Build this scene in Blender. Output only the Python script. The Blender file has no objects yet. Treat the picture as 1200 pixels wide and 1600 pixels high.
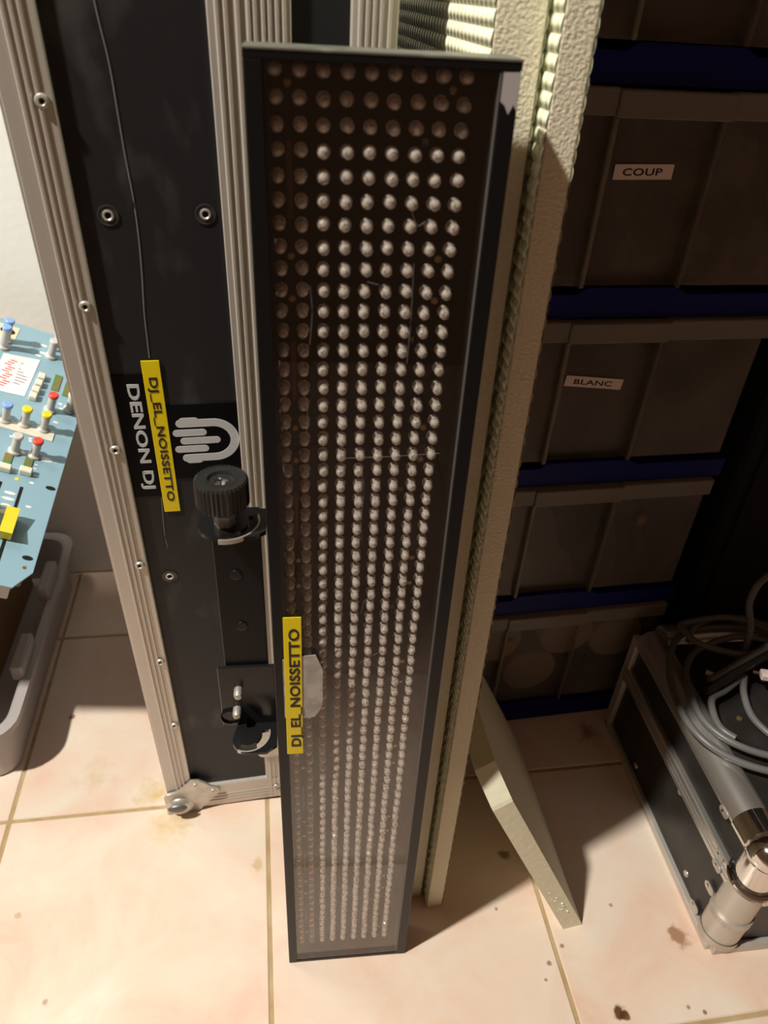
import bpy, bmesh, math, random
from mathutils import Matrix, Vector
random.seed(7)
SC = bpy.context.scene
COL = SC.collection

# ---------------------------------------------------------------- camera, world, light, exposure
cam_d = bpy.data.cameras.new('camera')
cam = bpy.data.objects.new('camera', cam_d); COL.objects.link(cam)
R = ((0.98791450, -0.03968713, 0.14983285), (-0.14475683, -0.58181110, 0.80033824), (0.05541128, -0.81235508, -0.58052461))
cam.matrix_world = Matrix(((R[0][0], -R[0][1], -R[0][2], 0), (R[1][0], -R[1][1], -R[1][2], 0), (R[2][0], -R[2][1], -R[2][2], 0.83), (0, 0, 0, 1)))
cam_d.sensor_width = 36; cam_d.lens = 1150 / 1600 * 36
cam_d.clip_start = 0.02
cam_d.dof.use_dof = True; cam_d.dof.focus_distance = 0.62; cam_d.dof.aperture_fstop = 9.0
SC.camera = cam

world = bpy.data.worlds.new('world'); SC.world = world; world.use_nodes = True
world.node_tree.nodes['Background'].inputs[0].default_value = (1.0, 0.52, 0.27, 1)
world.node_tree.nodes['Background'].inputs[1].default_value = 0.085

# key lamp up on the left; cone narrowed to darken the floor in front
ld = bpy.data.lights.new('spot_lamp', 'SPOT'); ld.energy = 315; ld.shadow_soft_size = 0.05; ld.color = (1.0, 0.955, 0.83)
ld.spot_size = math.radians(62); ld.spot_blend = 0.42
lo = bpy.data.objects.new('spot_lamp', ld); COL.objects.link(lo)
lo.matrix_world = Matrix.Translation((-1.16, -0.08, 2.4)) @ (Vector((0.02, 1.10, 0.55)) - Vector((-1.16, -0.08, 2.4))).to_track_quat('-Z', 'Y').to_matrix().to_4x4()

# added soft fill over the left side, lifting shadows; no such lamp known
ad = bpy.data.lights.new('left_fill', 'AREA'); ad.shape = 'DISK'; ad.size = 0.35; ad.energy = 9; ad.color = (1.0, 0.90, 0.80)
ao = bpy.data.objects.new('left_fill', ad); ao.location = (-0.80, 0.88, 2.42); COL.objects.link(ao)

SC.view_settings.view_transform = 'Standard'; SC.view_settings.look = 'None'
SC.view_settings.exposure = 0.0; SC.view_settings.gamma = 1.0
SC.view_settings.use_curve_mapping = False

# ---------------------------------------------------------------- materials
MATS = {}
def pm(name, base, rough=0.5, metal=0.0, spec=0.5, noise=None, bump=None, coat=0.0, stretch=None, emit=None):
    """principled material; noise=(scale, colour2, lo, hi), bump=(scale, strength, distance)"""
    if name in MATS: return MATS[name]
    m = bpy.data.materials.new(name); m.use_nodes = True
    nt = m.node_tree; b = nt.nodes['Principled BSDF']
    b.inputs['Base Color'].default_value = (*base, 1); b.inputs['Roughness'].default_value = rough
    b.inputs['Metallic'].default_value = metal; b.inputs['Specular IOR Level'].default_value = spec
    b.inputs['Coat Weight'].default_value = coat
    tc = nt.nodes.new('ShaderNodeTexCoord'); vec = tc.outputs['Object']
    if stretch:
        mp = nt.nodes.new('ShaderNodeMapping'); mp.inputs['Scale'].default_value = stretch
        nt.links.new(vec, mp.inputs['Vector']); vec = mp.outputs['Vector']
    if noise:
        n = nt.nodes.new('ShaderNodeTexNoise'); n.inputs['Scale'].default_value = noise[0]; n.inputs['Detail'].default_value = 5
        nt.links.new(vec, n.inputs['Vector'])
        r = nt.nodes.new('ShaderNodeValToRGB'); r.color_ramp.elements[0].position = noise[2]; r.color_ramp.elements[1].position = noise[3]
        r.color_ramp.elements[0].color = (*base, 1); r.color_ramp.elements[1].color = (*noise[1], 1)
        nt.links.new(n.outputs['Fac'], r.inputs['Fac']); nt.links.new(r.outputs['Color'], b.inputs['Base Color'])
    if bump:
        n2 = nt.nodes.new('ShaderNodeTexNoise'); n2.inputs['Scale'].default_value = bump[0]; n2.inputs['Detail'].default_value = 3
        nt.links.new(vec, n2.inputs['Vector'])
        bp = nt.nodes.new('ShaderNodeBump'); bp.inputs['Strength'].default_value = bump[1]; bp.inputs['Distance'].default_value = bump[2]
        nt.links.new(n2.outputs['Fac'], bp.inputs['Height']); nt.links.new(bp.outputs['Normal'], b.inputs['Normal'])
    MATS[name] = m
    return m

def thin_sheet(name, tint, ior, rough=0.0, haze=None, haze_fac=0.0, noise=None):
    """clear sheet: tinted pass-through plus a Fresnel mirror, with optional diffuse haze in the plastic"""
    m = bpy.data.materials.new(name); m.use_nodes = True
    nt = m.node_tree; nt.nodes.clear()
    out = nt.nodes.new('ShaderNodeOutputMaterial'); tr = nt.nodes.new('ShaderNodeBsdfTransparent'); tr.inputs[0].default_value = (*tint, 1)
    gl = nt.nodes.new('ShaderNodeBsdfGlossy'); gl.inputs['Roughness'].default_value = rough; gl.inputs['Color'].default_value = (1, 1, 1, 1)
    fr = nt.nodes.new('ShaderNodeFresnel'); 
    geo = nt.nodes.new('ShaderNodeNewGeometry'); mi = nt.nodes.new('ShaderNodeMix'); mi.data_type = 'FLOAT'
    mi.inputs[2].default_value = ior; mi.inputs[3].default_value = 1 / ior      # same reflectance on both faces of the sheet
    nt.links.new(geo.outputs['Backfacing'], mi.inputs[0]); nt.links.new(mi.outputs[0], fr.inputs['IOR'])
    body = tr.outputs[0]
    if haze:
        df = nt.nodes.new('ShaderNodeBsdfDiffuse'); df.inputs[0].default_value = (*haze, 1)
        mx0 = nt.nodes.new('ShaderNodeMixShader'); mx0.inputs[0].default_value = haze_fac
        if noise:
            tc = nt.nodes.new('ShaderNodeTexCoord'); n = nt.nodes.new('ShaderNodeTexNoise'); n.inputs['Scale'].default_value = noise[0]
            nt.links.new(tc.outputs['Object'], n.inputs['Vector'])
            mr = nt.nodes.new('ShaderNodeMapRange'); mr.inputs['From Min'].default_value = 0.35; mr.inputs['From Max'].default_value = 0.7
            mr.inputs['To Min'].default_value = haze_fac; mr.inputs['To Max'].default_value = noise[1]
            nt.links.new(n.outputs['Fac'], mr.inputs['Value']); nt.links.new(mr.outputs['Result'], mx0.inputs[0])
        nt.links.new(tr.outputs[0], mx0.inputs[1]); nt.links.new(df.outputs[0], mx0.inputs[2]); body = mx0.outputs[0]
    mx = nt.nodes.new('ShaderNodeMixShader')
    nt.links.new(fr.outputs[0], mx.inputs[0]); nt.links.new(body, mx.inputs[1]); nt.links.new(gl.outputs[0], mx.inputs[2])
    nt.links.new(mx.outputs[0], out.inputs[0])
    return m

def tile_material():
    m = bpy.data.materials.new('tile_glaze'); m.use_nodes = True
    nt = m.node_tree; N = nt.nodes.new; L = nt.links.new; b = nt.nodes['Principled BSDF']
    geo = N('ShaderNodeNewGeometry'); pos = geo.outputs['Position']
    oi = N('ShaderNodeObjectInfo')
    off = N('ShaderNodeVectorMath'); off.operation = 'SCALE'; off.inputs[3].default_value = 37.0
    cmb = N('ShaderNodeCombineXYZ'); L(oi.outputs['Random'], cmb.inputs[0]); L(oi.outputs['Random'], cmb.inputs[2]); L(cmb.outputs[0], off.inputs[0])
    add = N('ShaderNodeVectorMath'); L(pos, add.inputs[0]); L(off.outputs[0], add.inputs[1])
    n = N('ShaderNodeTexNoise'); n.inputs['Scale'].default_value = 9; n.inputs['Detail'].default_value = 7; n.inputs['Roughness'].default_value = 0.62
    n.inputs['Distortion'].default_value = 0.6; L(add.outputs[0], n.inputs['Vector'])
    r = N('ShaderNodeValToRGB'); e = r.color_ramp.elements
    e[0].position = 0.30; e[0].color = (0.78, 0.52, 0.415, 1); e[1].position = 0.72; e[1].color = (0.83, 0.735, 0.64, 1)
    x = e.new(0.47); x.color = (0.81, 0.625, 0.515, 1)
    L(n.outputs['Fac'], r.inputs['Fac'])
    col = r.outputs['Color']
    n3 = N('ShaderNodeTexNoise'); n3.inputs['Scale'].default_value = 70; n3.inputs['Detail'].default_value = 3; L(pos, n3.inputs['Vector'])
    # spilled stains and dirt spots: (x, y, radius, colour, strength)
    stains = [(0.4215, 0.3278, 0.012, (0.36, 0.20, 0.10), 0.9), (0.3252, 0.2681, 0.0075, (0.10, 0.04, 0.012), 0.95), (0.331, 0.2635, 0.005, (0.10, 0.04, 0.012), 0.9),
              (0.2553, 0.4425, 0.008, (0.18, 0.07, 0.02), 0.75), (-0.135, 0.524, 0.030, (0.62, 0.44, 0.14), 0.7), (-0.1595, 0.569, 0.026, (0.58, 0.40, 0.12), 0.8),
              (-0.2335, 0.604, 0.028, (0.62, 0.40, 0.20), 0.45), (0.2291, 0.3818, 0.003, (0.2, 0.1, 0.05), 0.7), (-0.2804, 0.6998, 0.005, (0.12, 0.08, 0.05), 0.75),
              (0.4236, 0.6009, 0.022, (0.16, 0.06, 0.02), 0.75), (0.47, 0.60, 0.016, (0.16, 0.06, 0.02), 0.6), (-0.0311, 0.4637, 0.008, (0.55, 0.36, 0.12), 0.55), (0.27, 0.32, 0.0025, (0.2, 0.08, 0.04), 0.7), (0.29, 0.335, 0.002, (0.2, 0.08, 0.04), 0.7),
              (0.262, 0.305, 0.0022, (0.2, 0.08, 0.04), 0.7), (0.40, 0.262, 0.003, (0.15, 0.06, 0.03), 0.7), (0.415, 0.256, 0.003, (0.15, 0.06, 0.03), 0.8), (0.36, 0.37, 0.0022, (0.2, 0.08, 0.04), 0.6), (-0.286, 0.436, 0.004, (0.5, 0.34, 0.2), 0.6), (-0.24, 0.3475, 0.003, (0.3, 0.18, 0.1), 0.6)]
    for sx, sy, rad, c, s in stains:
        d = N('ShaderNodeVectorMath'); d.operation = 'DISTANCE'; L(pos, d.inputs[0]); d.inputs[1].default_value = (sx, sy, 0)
        jit = N('ShaderNodeMath'); jit.operation = 'MULTIPLY_ADD'; L(n3.outputs['Fac'], jit.inputs[0]); jit.inputs[1].default_value = rad * 2.4; L(d.outputs['Value'], jit.inputs[2])
        mr = N('ShaderNodeMapRange'); L(jit.outputs[0], mr.inputs['Value'])
        soft = 0.45 if rad < 0.02 else 1.3
        mr.inputs['From Min'].default_value = rad * 2.2; mr.inputs['From Max'].default_value = rad * (2.2 - soft)
        mr.inputs['To Min'].default_value = 0; mr.inputs['To Max'].default_value = s
        mx = N('ShaderNodeMix'); mx.data_type = 'RGBA'; L(mr.outputs['Result'], mx.inputs[0]); L(col, mx.inputs[6]); mx.inputs[7].default_value = (*c, 1)
        col = mx.outputs[2]
    L(col, b.inputs['Base Color']); b.inputs['Roughness'].default_value = 0.32; b.inputs['Specular IOR Level'].default_value = 0.35
    n2 = N('ShaderNodeTexNoise'); n2.inputs['Scale'].default_value = 30; L(pos, n2.inputs['Vector'])
    bp = N('ShaderNodeBump'); bp.inputs['Strength'].default_value = 0.15; bp.inputs['Distance'].default_value = 0.002
    L(n2.outputs['Fac'], bp.inputs['Height']); L(bp.outputs['Normal'], b.inputs['Normal'])
    return m

def waffle_material():
    """extruded foam skin: rows of tall narrow embossed cells"""
    m = bpy.data.materials.new('foam_waffle_skin'); m.use_nodes = True
    nt = m.node_tree; N = nt.nodes.new; L = nt.links.new; b = nt.nodes['Principled BSDF']
    b.inputs['Base Color'].default_value = (0.82, 0.83, 0.61, 1); b.inputs['Roughness'].default_value = 0.6
    tc = N('ShaderNodeTexCoord'); sp = N('ShaderNodeSeparateXYZ'); L(tc.outputs['Object'], sp.inputs[0])
    def wave(sock, freq, phase):
        a = N('ShaderNodeMath'); a.operation = 'MULTIPLY_ADD'; L(sock, a.inputs[0]); a.inputs[1].default_value = freq
        if isinstance(phase, float): a.inputs[2].default_value = phase
        else: L(phase, a.inputs[2])
        s = N('ShaderNodeMath'); s.operation = 'SINE'; L(a.outputs[0], s.inputs[0]); return s.outputs[0]
    row = N('ShaderNodeMath'); row.operation = 'MULTIPLY'; L(sp.outputs['Z'], row.inputs[0]); row.inputs[1].default_value = 1 / 0.0080
    fl = N('ShaderNodeMath'); fl.operation = 'FLOOR'; L(row.outputs[0], fl.inputs[0])
    ph = N('ShaderNodeMath'); ph.operation = 'MULTIPLY'; L(fl.outputs[0], ph.inputs[0]); ph.inputs[1].default_value = math.pi
    w1 = wave(sp.outputs['Y'], 2 * math.pi / 0.0088, ph.outputs[0])
    w2 = wave(sp.outputs['Z'], 2 * math.pi / 0.0080, -math.pi / 2)
    s = N('ShaderNodeMath'); s.operation = 'MULTIPLY_ADD'; L(w2, s.inputs[0]); s.inputs[1].default_value = 0.5; L(w1, s.inputs[2])
    bp = N('ShaderNodeBump'); bp.inputs['Strength'].default_value = 0.9; bp.inputs['Distance'].default_value = 0.0012
    L(s.outputs[0], bp.inputs['Height']); L(bp.outputs['Normal'], b.inputs['Normal'])
    return m

M_TILE = tile_material()
M_GROUT = pm('grout', (0.42, 0.29, 0.14), 0.9, noise=(40, (0.50, 0.38, 0.22), 0.35, 0.65), bump=(300, 0.3, 0.001))
M_WALL = pm('white_plaster', (0.93, 0.91, 0.87), 0.85, bump=(90, 0.2, 0.002))
M_BLACKMETAL = pm('black_painted_metal', (0.005, 0.005, 0.006), 0.40, spec=0.3, noise=(600, (0.02, 0.02, 0.02), 0.70, 0.80))
M_TOPPLATE = pm('worn_dark_plate', (0.16, 0.16, 0.14), 0.38, metal=0.4, noise=(60, (0.28, 0.28, 0.24), 0.55, 0.72))
M_ACRYLIC = thin_sheet('smoked_acrylic', (0.955, 0.925, 0.905), 1.50, 0.0, haze=(0.30, 0.20, 0.17), haze_fac=0.008)
M_PCB = pm('dark_circuit_board', (0.004, 0.003, 0.003), 0.6, spec=0.05)
M_CHIP = pm('dark_red_chip', (0.05, 0.012, 0.010), 0.5, noise=(900, (0.10, 0.03, 0.02), 0.5, 0.6))
M_BRASS = pm('brass_screw', (0.42, 0.30, 0.14), 0.35, metal=0.8)
M_SILK = pm('silkscreen_print', (0.22, 0.20, 0.18), 0.7)
M_LED = pm('clear_led_lens', (0.34, 0.31, 0.29), 0.08, spec=0.8, noise=(560, (1.0, 0.99, 0.97), 0.34, 0.52), coat=1.0)  # mottled base colour paints glints and dark crescents inside the lenses
_b = M_LED.node_tree.nodes['Principled BSDF']; _b.inputs['Transmission Weight'].default_value = 0.22; _b.inputs['IOR'].default_value = 1.5
M_YELLOW = pm('yellow_label_tape', (0.88, 0.68, 0.0), 0.35)
M_INK = pm('black_ink', (0.012, 0.010, 0.006), 0.45)
M_FOIL = pm('grey_tape', (0.50, 0.47, 0.44), 0.42, metal=0.15, noise=(90, (0.36, 0.33, 0.31), 0.4, 0.6), bump=(120, 0.5, 0.001))
M_EDGE = pm('lit_acrylic_edge', (0.16, 0.155, 0.15), 0.3)
M_SCRATCH = pm('pale_scratch', (0.20, 0.18, 0.17), 0.6)
M_ALU = pm('case_aluminium', (0.62, 0.57, 0.53), 0.46, metal=0.4, noise=(14, (0.52, 0.48, 0.44), 0.35, 0.7), bump=(400, 0.08, 0.0005), stretch=(1, 1, 0.08))
M_STEEL = pm('zinc_steel', (0.62, 0.58, 0.53), 0.40, metal=0.6, noise=(60, (0.48, 0.45, 0.41), 0.4, 0.7))
M_CHROME = pm('chrome', (0.82, 0.80, 0.78), 0.10, metal=1.0)
M_BRUSHED = pm('brushed_aluminium_tube', (0.74, 0.71, 0.68), 0.30, metal=0.85, bump=(500, 0.05, 0.0004), stretch=(1, 0.05, 1))
M_CASEBLACK = pm('black_laminate', (0.015, 0.015, 0.018), 0.50, spec=0.3, noise=(22, (0.075, 0.072, 0.070), 0.56, 0.85), stretch=(1.4, 1, 0.7))
M_HOLE = pm('dark_hole', (0.004, 0.003, 0.003), 0.9)
M_STICKER = pm('black_vinyl', (0.002, 0.002, 0.004), 0.4, spec=0.12)
M_PRINT = pm('pale_grey_print', (0.58, 0.60, 0.64), 0.45)
M_RUBBER = pm('black_plastic_knob', (0.018, 0.018, 0.018), 0.24)
M_FOAMCUT = pm('foam_cut_edge', (0.87, 0.81, 0.63), 0.75, noise=(500, (0.80, 0.74, 0.57), 0.4, 0.6), bump=(520, 0.6, 0.0016))
M_FOAMSKIN = waffle_material()
M_FOAMPLAIN = pm('foam_plain_edge', (0.83, 0.80, 0.62), 0.7, bump=(130, 0.35, 0.0015))
M_MIXBLUE = pm('blue_panel_paint', (0.26, 0.42, 0.52), 0.42)
M_KNOBGREY = pm('pale_grey_plastic', (0.62, 0.59, 0.56), 0.4)
M_CREAM = pm('cream_plastic', (0.78, 0.74, 0.62), 0.45)
M_WHITE = pm('white_print', (0.84, 0.84, 0.84), 0.5)
M_RED = pm('red_cap', (0.75, 0.07, 0.05), 0.4)
M_CAPYEL = pm('yellow_cap', (0.85, 0.66, 0.03), 0.4)
M_CAPBLUE = pm('blue_cap', (0.25, 0.42, 0.80), 0.4)
M_METERGREEN = pm('green_meter', (0.10, 0.22, 0.06), 0.3, noise=(150, (0.35, 0.12, 0.04), 0.5, 0.65))
M_CRATE = pm('grey_crate_plastic', (0.46, 0.42, 0.42), 0.42)
M_CARD = pm('brown_cardboard', (0.36, 0.20, 0.09), 0.85)
M_BLUEPL = pm('navy_plastic', (0.004, 0.006, 0.13), 0.5, spec=0.2)
M_DRAWER = thin_sheet('frosted_drawer_plastic', (0.78, 0.73, 0.69), 1.30, 0.35, haze=(0.42, 0.37, 0.34), haze_fac=0.12, noise=(14, 0.22))
M_DRAWERLIP = thin_sheet('thick_drawer_rim', (0.5, 0.47, 0.43), 1.35, 0.35, haze=(0.50, 0.44, 0.38), haze_fac=0.36)
M_LABELPALE = pm('pale_label', (0.84, 0.70, 0.66), 0.5)
M_LID = pm('white_lid_plastic', (0.80, 0.72, 0.62), 0.5)
M_BAG = thin_sheet('clear_bag', (0.7, 0.68, 0.66), 1.45, 0.12, haze=(0.7, 0.66, 0.6), haze_fac=0.30)
M_DARKSTUFF = pm('dark_contents_tone', (0.020, 0.017, 0.015), 0.8, noise=(25, (0.06, 0.05, 0.04), 0.45, 0.65), bump=(40, 0.8, 0.01))
M_OCHRE = pm('ochre_bit', (0.55, 0.26, 0.04), 0.5)
M_CABLE = pm('grey_pvc_cable', (0.15, 0.148, 0.15), 0.38)
M_DARKCABLE = pm('black_strap', (0.012, 0.012, 0.012), 0.5)
M_PLUG = pm('pinkish_white_plug', (0.80, 0.66, 0.64), 0.4)
M_TOOLBLACK = pm('black_case_panel', (0.020, 0.018, 0.017), 0.42, noise=(30, (0.034, 0.031, 0.029), 0.45, 0.75), bump=(900, 0.12, 0.0004))
M_VOID = pm('flat_black', (0.004, 0.004, 0.004), 0.9)

# ---------------------------------------------------------------- mesh helpers
class MB:
    def __init__(s): s.bm = bmesh.new()
    def _join(s, b2, xf=None):
        if xf is not None: bmesh.ops.transform(b2, matrix=xf, verts=b2.verts)
        me = bpy.data.meshes.new('tmp'); b2.to_mesh(me); b2.free(); s.bm.from_mesh(me); bpy.data.meshes.remove(me); return s
    def box(s, x0, x1, y0, y1, z0, z1, bev=0.0, seg=1, xf=None):
        b = bmesh.new(); bmesh.ops.create_cube(b, size=1.0)
        for v in b.verts: v.co = Vector((x0 + (v.co.x + .5) * (x1 - x0), y0 + (v.co.y + .5) * (y1 - y0), z0 + (v.co.z + .5) * (z1 - z0)))
        if bev: bmesh.ops.bevel(b, geom=list(b.edges), offset=bev, segments=seg, affect='EDGES', profile=0.5)
        return s._join(b, xf)
    def lathe(s, prof, seg=16, xf=None, rfun=None):
        """profile [(r, z)] revolved about z"""
        b = bmesh.new(); rings = []
        for r, z in prof:
            if r < 1e-6: rings.append([b.verts.new((0, 0, z))])
            else:
                rings.append([b.verts.new(((r * (rfun(i) if rfun else 1)) * math.cos(2 * math.pi * i / seg), (r * (rfun(i) if rfun else 1)) * math.sin(2 * math.pi * i / seg), z)) for i in range(seg)])
        for a, c in zip(rings, rings[1:]):
            for i in range(seg):
                j = (i + 1) % seg
                if len(a) == 1 and len(c) == 1: continue
                if len(a) == 1: b.faces.new((a[0], c[j], c[i]))
                elif len(c) == 1: b.faces.new((a[i], a[j], c[0]))
                else: b.faces.new((a[i], a[j], c[j], c[i]))
        bmesh.ops.recalc_face_normals(b, faces=b.faces)
        return s._join(b, xf)
    def cyl(s, p0, p1, r, seg=16, r2=None):
        p0, p1 = Vector(p0), Vector(p1); d = p1 - p0; L = d.length
        xf = Matrix.Translation(p0) @ d.to_track_quat('Z', 'Y').to_matrix().to_4x4()
        r2 = r if r2 is None else r2
        return s.lathe([(0, 0), (r, 0), (r2, L), (0, L)], seg, xf)
    def tube(s, pts, r, seg=10, closed=False):
        b = bmesh.new(); pts = [Vector(p) for p in pts]; n = len(pts); rings = []; up = Vector((0, 0, 1))
        for i, p in enumerate(pts):
            a = pts[(i - 1) % n] if closed or i else p; c = pts[(i + 1) % n] if closed or i < n - 1 else p
            t = (c - a).normalized()
            x = t.cross(up); x = x.normalized() if x.length > 1e-4 else t.cross(Vector((1, 0, 0))).normalized()
            y = x.cross(t).normalized()
            rings.append([b.verts.new(p + x * r * math.cos(2 * math.pi * k / seg) + y * r * math.sin(2 * math.pi * k / seg)) for k in range(seg)])
        m = n if closed else n - 1
        for i in range(m):
            a, c = rings[i], rings[(i + 1) % n]
            for k in range(seg): b.faces.new((a[k], a[(k + 1) % seg], c[(k + 1) % seg], c[k]))
        if not closed: b.faces.new(rings[0][::-1]); b.faces.new(rings[-1])
        bmesh.ops.recalc_face_normals(b, faces=b.faces)
        return s._join(b)
    def prism(s, poly, z0, z1, xf=None, bev=0.0):
        """polygon in xy extruded along z"""
        b = bmesh.new(); lo_ = [b.verts.new((x, y, z0)) for x, y in poly]; hi = [b.verts.new((x, y, z1)) for x, y in poly]; n = len(poly)
        f0 = b.faces.new(lo_[::-1]); f1 = b.faces.new(hi)
        for i in range(n): b.faces.new((lo_[i], lo_[(i + 1) % n], hi[(i + 1) % n], hi[i]))
        bmesh.ops.recalc_face_normals(b, faces=b.faces)
        if bev: bmesh.ops.bevel(b, geom=list(f1.edges), offset=bev, segments=2, affect='EDGES', profile=0.5)
        bmesh.ops.triangulate(b, faces=[f for f in b.faces if len(f.verts) > 4])
        return s._join(b, xf)
    def mesh(s, verts, faces, xf=None):
        b = bmesh.new(); vs = [b.verts.new(v) for v in verts]
        for f in faces: b.faces.new([vs[i] for i in f])
        bmesh.ops.recalc_face_normals(b, faces=b.faces)
        return s._join(b, xf)
    def data(s, name, mat, smooth=False):
        me = bpy.data.meshes.new(name); s.bm.to_mesh(me); s.bm.free()
        me.materials.append(mat)
        if smooth:
            me.shade_smooth()
            try: me.set_sharp_from_angle(angle=math.radians(38))
            except Exception: pass
        return me
    def build(s, name, mat, parent=None, smooth=False):
        return link(name, s.data(name, mat, smooth), parent)

def link(name, me, parent=None, mtx=None):
    o = bpy.data.objects.new(name, me); COL.objects.link(o)
    if parent: o.parent = parent
    if mtx is not None: o.matrix_basis = mtx
    return o
def thing(name, label, cat, mtx=None, group=None):
    o = bpy.data.objects.new(name, None); COL.objects.link(o); o.empty_display_size = 0.02
    if mtx is not None: o.matrix_basis = mtx
    return tag(o, label, cat, group)
def tag(o, label, cat, group=None):
    o['label'] = label; o['category'] = cat
    if group: o['group'] = group
    return o
def structure(o): o['kind'] = 'structure'; return o
def frame(o, x, y, z):
    return Matrix(((x[0], y[0], z[0], o[0]), (x[1], y[1], z[1], o[1]), (x[2], y[2], z[2], o[2]), (0, 0, 0, 1)))
T = Matrix.Translation
def RX(d): return Matrix.Rotation(math.radians(d), 4, 'X')
def RY(d): return Matrix.Rotation(math.radians(d), 4, 'Y')
def RZ(d): return Matrix.Rotation(math.radians(d), 4, 'Z')

def flat(outlines, z0, z1, name='flat'):
    """plate in the xy plane from 2D outlines (first outer, rest holes)"""
    cu = bpy.data.curves.new(name, 'CURVE'); cu.dimensions = '2D'; cu.fill_mode = 'BOTH'; cu.extrude = (z1 - z0) / 2
    for ol in outlines:
        sp = cu.splines.new('POLY'); sp.points.add(len(ol) - 1); sp.use_cyclic_u = True
        for p, (x, y) in zip(sp.points, ol): p.co = (x, y, 0, 1)
    return curve_mesh(cu, T((0, 0, (z0 + z1) / 2)))
def curve_mesh(cu, xf=None):
    ob = bpy.data.objects.new('tmpc', cu); COL.objects.link(ob)
    dg = bpy.context.evaluated_depsgraph_get(); dg.update()
    me = bpy.data.meshes.new_from_object(ob.evaluated_get(dg)); bpy.data.objects.remove(ob); bpy.data.curves.remove(cu)
    if xf is not None: me.transform(xf)
    me.materials.clear(); return me
def text_mesh(body, length, height, ext=0.0002, weight=0.0, space=1.0, shear=0.0):
    """lettering in the xy plane, fitted to length x height, centred on the origin"""
    cu = bpy.data.curves.new('txt', 'FONT'); cu.body = body; cu.size = 1; cu.extrude = 0.001; cu.offset = weight; cu.space_character = space; cu.shear = shear; cu.resolution_u = 3
    me = curve_mesh(cu)
    xs = [v.co.x for v in me.vertices]; cap = 0.70
    cx = (min(xs) + max(xs)) / 2; sx = length / (max(xs) - min(xs)); sy = height / cap
    for v in me.vertices: v.co = Vector(((v.co.x - cx) * sx, (v.co.y - cap / 2) * sy, v.co.z * ext / 0.001))
    return me
def capsule(x0, x1, y, r, n=8):
    pts = [(x1 - r + r * math.cos(a), y + r * math.sin(a)) for a in [(-.5 + i / n) * math.pi for i in range(n + 1)]]
    return pts + [(x0 + r + r * math.cos(a), y + r * math.sin(a)) for a in [(.5 + i / n) * math.pi for i in range(n + 1)]]
def rrect(x0, x1, y0, y1, r, n=5):
    p = []
    for cx, cy, a0 in ((x1 - r, y0 + r, -.5), (x1 - r, y1 - r, 0), (x0 + r, y1 - r, .5), (x0 + r, y0 + r, 1)):
        p += [(cx + r * math.cos((a0 + .5 * i / n) * math.pi), cy + r * math.sin((a0 + .5 * i / n) * math.pi)) for i in range(n + 1)]
    return p
def smooth_path(pts, sub=8, closed=False):
    P = [Vector(p) for p in pts]; n = len(P); out = []
    for i in range(n if closed else n - 1):
        g = (lambda k: P[k % n]) if closed else (lambda k: P[max(0, min(n - 1, k))])
        a, b, c, d = g(i - 1), g(i), g(i + 1), g(i + 2)
        for j in range(sub):
            t = j / sub
            out.append(0.5 * ((2 * b) + (c - a) * t + (2 * a - 5 * b + 4 * c - d) * t * t + (3 * b - a - 3 * c + d) * t ** 3))
    if not closed: out.append(P[-1])
    return out
FACE = frame((0, 0, 0), (1, 0, 0), (0, 0, 1), (0, -1, 0))     # flat art in xy -> upright face looking at -y

# ---------------------------------------------------------------- the room: tiled floor and back wall
TP = 0.302
fx0, fx1, fy0, fy1 = -0.0201 - 5 * TP, -0.0201 + 5 * TP, 0.5497 - 6 * TP, 0.5497 + 2 * TP
floor = structure(MB().box(fx0, fx1, fy0, 1.02, -0.03, -0.0016).build('floor', M_GROUT))
tile_me = MB().box(0.0022, TP - 0.0022, 0.0022, TP - 0.0022, -0.012, 0.0, 0.0012).data('tile', M_TILE)
for i in range(-5, 5):
    for j in range(-6, 2):
        if j == 1:
            continue
        link('tile', tile_me, floor, T((-0.0201 + i * TP, 0.5497 + j * TP, 0)))
cut_me = MB().box(0.0022, TP - 0.0022, 0.0022, 0.153, -0.012, 0.0, 0.0012).data('cut_tile', M_TILE)
for i in range(-5, 5):
    link('tile', cut_me, floor, T((-0.0201 + i * TP, 0.5497 + TP, 0)))
structure(MB().box(fx0, fx1, 1.008, 1.08, 0.0, 2.5).build('wall_back', M_WALL))

# ---------------------------------------------------------------- flight case (stands on end, leaning a little forward)
cX = Vector((0.999, 0.0433, 0.009)); cZ = Vector((-0.006, -0.0698, 0.9975)).normalized(); cX = (cX - cZ * cX.dot(cZ)).normalized(); cY = cZ.cross(cX)
case = thing('flight_case', 'tall black flight case with ribbed aluminium edges standing on end behind the LED sign', 'flight case', frame((-0.1357, 0.5419, 0.0), cX, cY, cZ))
CH = 0.90
MB().box(0.004, 0.139, 0.004, 0.40, 0.006, CH - .004).build('base_panel', M_CASEBLACK, case)
MB().box(0.1395, 0.219, 0.004, 0.40, 0.006, CH - .004).build('lid_panel', M_CASEBLACK, case)
def ribbed(u0, u1, ribs, th=0.0030, rib=0.0013, rw=0.0014):
    """cross-section in (u, depth): flat strip with proud ribs, front face at y=0"""
    pts = [(u0, th + .002), (u0, 0.0008), (u0 + .0008, 0.0)]
    for c in ribs: pts += [(c - rw, 0.0), (c - rw * .4, -rib), (c + rw * .4, -rib), (c + rw, 0.0)]
    pts += [(u1 - .0008, 0.0), (u1, 0.0008), (u1, th + .002)]
    return pts
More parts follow.
